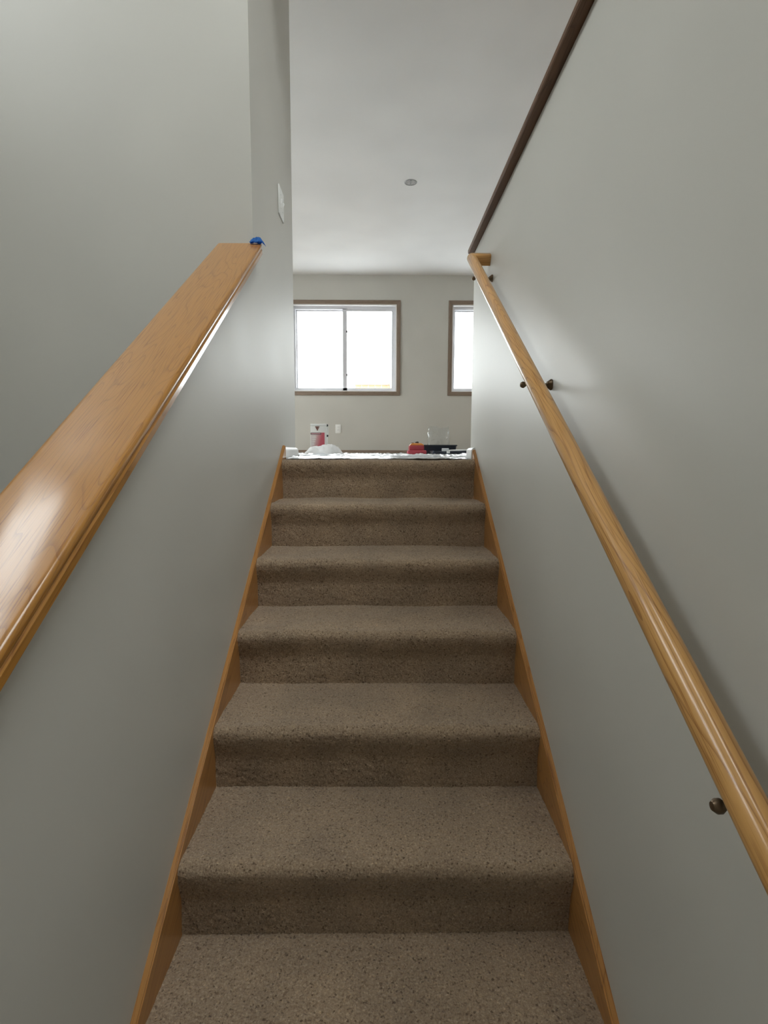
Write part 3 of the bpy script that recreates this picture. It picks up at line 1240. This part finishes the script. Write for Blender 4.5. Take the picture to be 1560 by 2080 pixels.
def ring_pts(x0, x1, y0, y1, z, n=5, r=.02):
    out = []
    for (cx, cy, a0) in ((x1 - r, y1 - r, 0), (x0 + r, y1 - r, 90), (x0 + r, y0 + r, 180), (x1 - r, y0 + r, 270)):
        for k in range(n):
            a_r = math.radians(a0 + 90 * k / (n - 1))
            out.append((cx + r * math.cos(a_r), cy + r * math.sin(a_r), z))
    return out


rings = [ring_pts(tx0 + .022, tx1 - .022, ty0 + .012, ty1 - .02, .012),
         ring_pts(tx0 + .006, tx1 - .006, ty0 + .004, ty1 - .006, th - .012),
         ring_pts(tx0, tx1, ty0, ty1, th - .010), ring_pts(tx0, tx1, ty0, ty1, th),
         ring_pts(tx0 + .012, tx1 - .012, ty0 + .012, ty1 - .012, th),
         ring_pts(tx0 + .028, tx1 - .028, ty0 + .022, ty1 - .028, .018)]
vr = [[bm.verts.new(p_) for p_ in r_] for r_ in rings]
nn = len(vr[0])
for A, B in zip(vr[:-1], vr[1:]):
    for i in range(nn):
        j = (i + 1) % nn
        bm.faces.new((A[i], A[j], B[j], B[i]))
bm.faces.new(vr[0])
bm.faces.new(vr[-1])
p = [bm_obj('well', bm, M['black'], smooth=True)]
bm = bmesh.new()
for k in range(9):
    yy = ty0 + .16 + k * .022
    box(bm, tx0 + .05, tx1 - .05, yy, yy + .006, .018, .024 + k * .004)
p.append(bm_obj('roll_off_ribs', bm, M['black']))
for q_ in p:
    q_.parent = tray
    q_.matrix_parent_inverse = inv

# clear plastic sleeve standing in the tray
M['clear'] = glass_mat('clear_plastic_film', gloss=0.13, tint=(.95, .965, .97), rough=.10)
bm = bmesh.new()
rng = np.random.default_rng(21)
nu, nv = 28, 16
V = []
for j in range(nv + 1):
    row = []
    v = j / nv
    for i in range(nu + 1):
        u = i / nu
        ang = u * 2 * math.pi
        sq = 1 / max(abs(math.cos(ang)), abs(math.sin(ang))) ** .8
        rx = .098 * (1 - .06 * v) * sq ** .8
        ry = .045 * (1 - .25 * v) * sq ** .8
        wob = .006 * math.sin(ang * 5 + v * 6) + .004 * math.sin(ang * 9 - v * 11)
        x = .540 + (rx + wob) * math.cos(ang)
        y = 5.04 + (ry + wob) * math.sin(ang)
        z = .022 + v * (.243 + .010 * math.sin(ang * 3 + 1))
        row.append(bm.verts.new((x, y, z)))
    V.append(row)
for j in range(nv):
    for i in range(nu):
        bm.faces.new((V[j][i], V[j][i + 1], V[j + 1][i + 1], V[j + 1][i]))
bmesh.ops.remove_doubles(bm, verts=bm.verts, dist=.0005)
o = bm_obj('plastic_sleeve', bm, M['clear'], smooth=True)
tag(o, 'clear plastic sleeve standing upright in the black tray', 'plastic sleeve')

# slim white tool lying across a low black form
tool = empty('paint_tool', (.62, 4.56, .04))
tag(tool, 'slim white handled paint tool lying in front of the black tray', 'paint tool')
inv = Matrix.Translation(-Vector(tool.location))
bm = bmesh.new()
tube(bm, [(.560, 4.555, .050), (.60, 4.56, .051), (.66, 4.57, .052), (.735, 4.58, .053)], [.004, .0055, .0065, .0055], 12)
p = [bm_obj('handle', bm, M['plate'], smooth=True)]
bm = bmesh.new()
box(bm, .518, .576, 4.550, 4.556, .044, .068)
p.append(bm_obj('blade', bm, plain('pale_blade', (.62, .64, .66), rough=.3, metal=.3), bevel=.0015))
bm = bmesh.new()
box(bm, .560, .585, 4.54, 4.57, .026, .046)
p.append(bm_obj('foot', bm, M['plate'], bevel=.003))
for q_ in p:
    q_.parent = tool
    q_.matrix_parent_inverse = inv
bm = bmesh.new()
rings = [ring_pts(.455, .760, 4.60, 4.86, .013, r=.015), ring_pts(.445, .772, 4.59, 4.87, .040, r=.018), ring_pts(.445, .772, 4.59, 4.87, .046, r=.018),
         ring_pts(.457, .760, 4.602, 4.858, .046, r=.015), ring_pts(.465, .752, 4.61, 4.85, .020, r=.012)]
vr = [[bm.verts.new(p_) for p_ in r_] for r_ in rings]
nn = len(vr[0])
for A, B in zip(vr[:-1], vr[1:]):
    for i in range(nn):
        j = (i + 1) % nn
        bm.faces.new((A[i], A[j], B[j], B[i]))
bm.faces.new(vr[0])
bm.faces.new(vr[-1])
o = bm_obj('low_dark_form', bm, M['black'], smooth=True)  # low dark form with a shallow recess, before the tray
tag(o, 'flat low black form lying before the roller tray', 'tray lid')

# fence seen low through the right pane of the far window
fence = empty('wood_fence', (0.4, 12.0, -1.5))
tag(fence, 'tan wooden fence outside, low in the right pane of the wide window', 'fence')
inv = Matrix.Translation(-Vector(fence.location))
bd = None
for k in range(9):
    x = -.46 + k * .142
    top = 1.452 + .006 * ((k * 7) % 5)
    bm = bmesh.new()
    box(bm, -(top + 1.5) / 2, (top + 1.5) / 2, -.010, .010, -.070, .070)
    ob = bm_obj('board', bm, M['fence'])
    ob.parent = fence
    ob.matrix_parent_inverse = inv
    R = Matrix.Rotation(-math.pi / 2, 4, 'Y')
    R.translation = Vector((x, 12.0, (top - 1.5) / 2))
    ob.matrix_basis = R
bm = bmesh.new()
box(bm, -.66, .66, -.06, .06, -.018, .018)
ob = bm_obj('top_rail', bm, M['fence'])
ob.parent = fence
ob.matrix_parent_inverse = inv
ob.matrix_basis = Matrix.Translation((.11, 12.0, 1.475))
bm = bmesh.new()
box(bm, -1.56, 1.56, -.05, .05, -.05, .05)
ob = bm_obj('post', bm, M['fence'])
ob.parent = fence
ob.matrix_parent_inverse = inv
R = Matrix.Rotation(-math.pi / 2, 4, 'Y')
R.translation = Vector((.26, 11.94, .10))
ob.matrix_basis = R
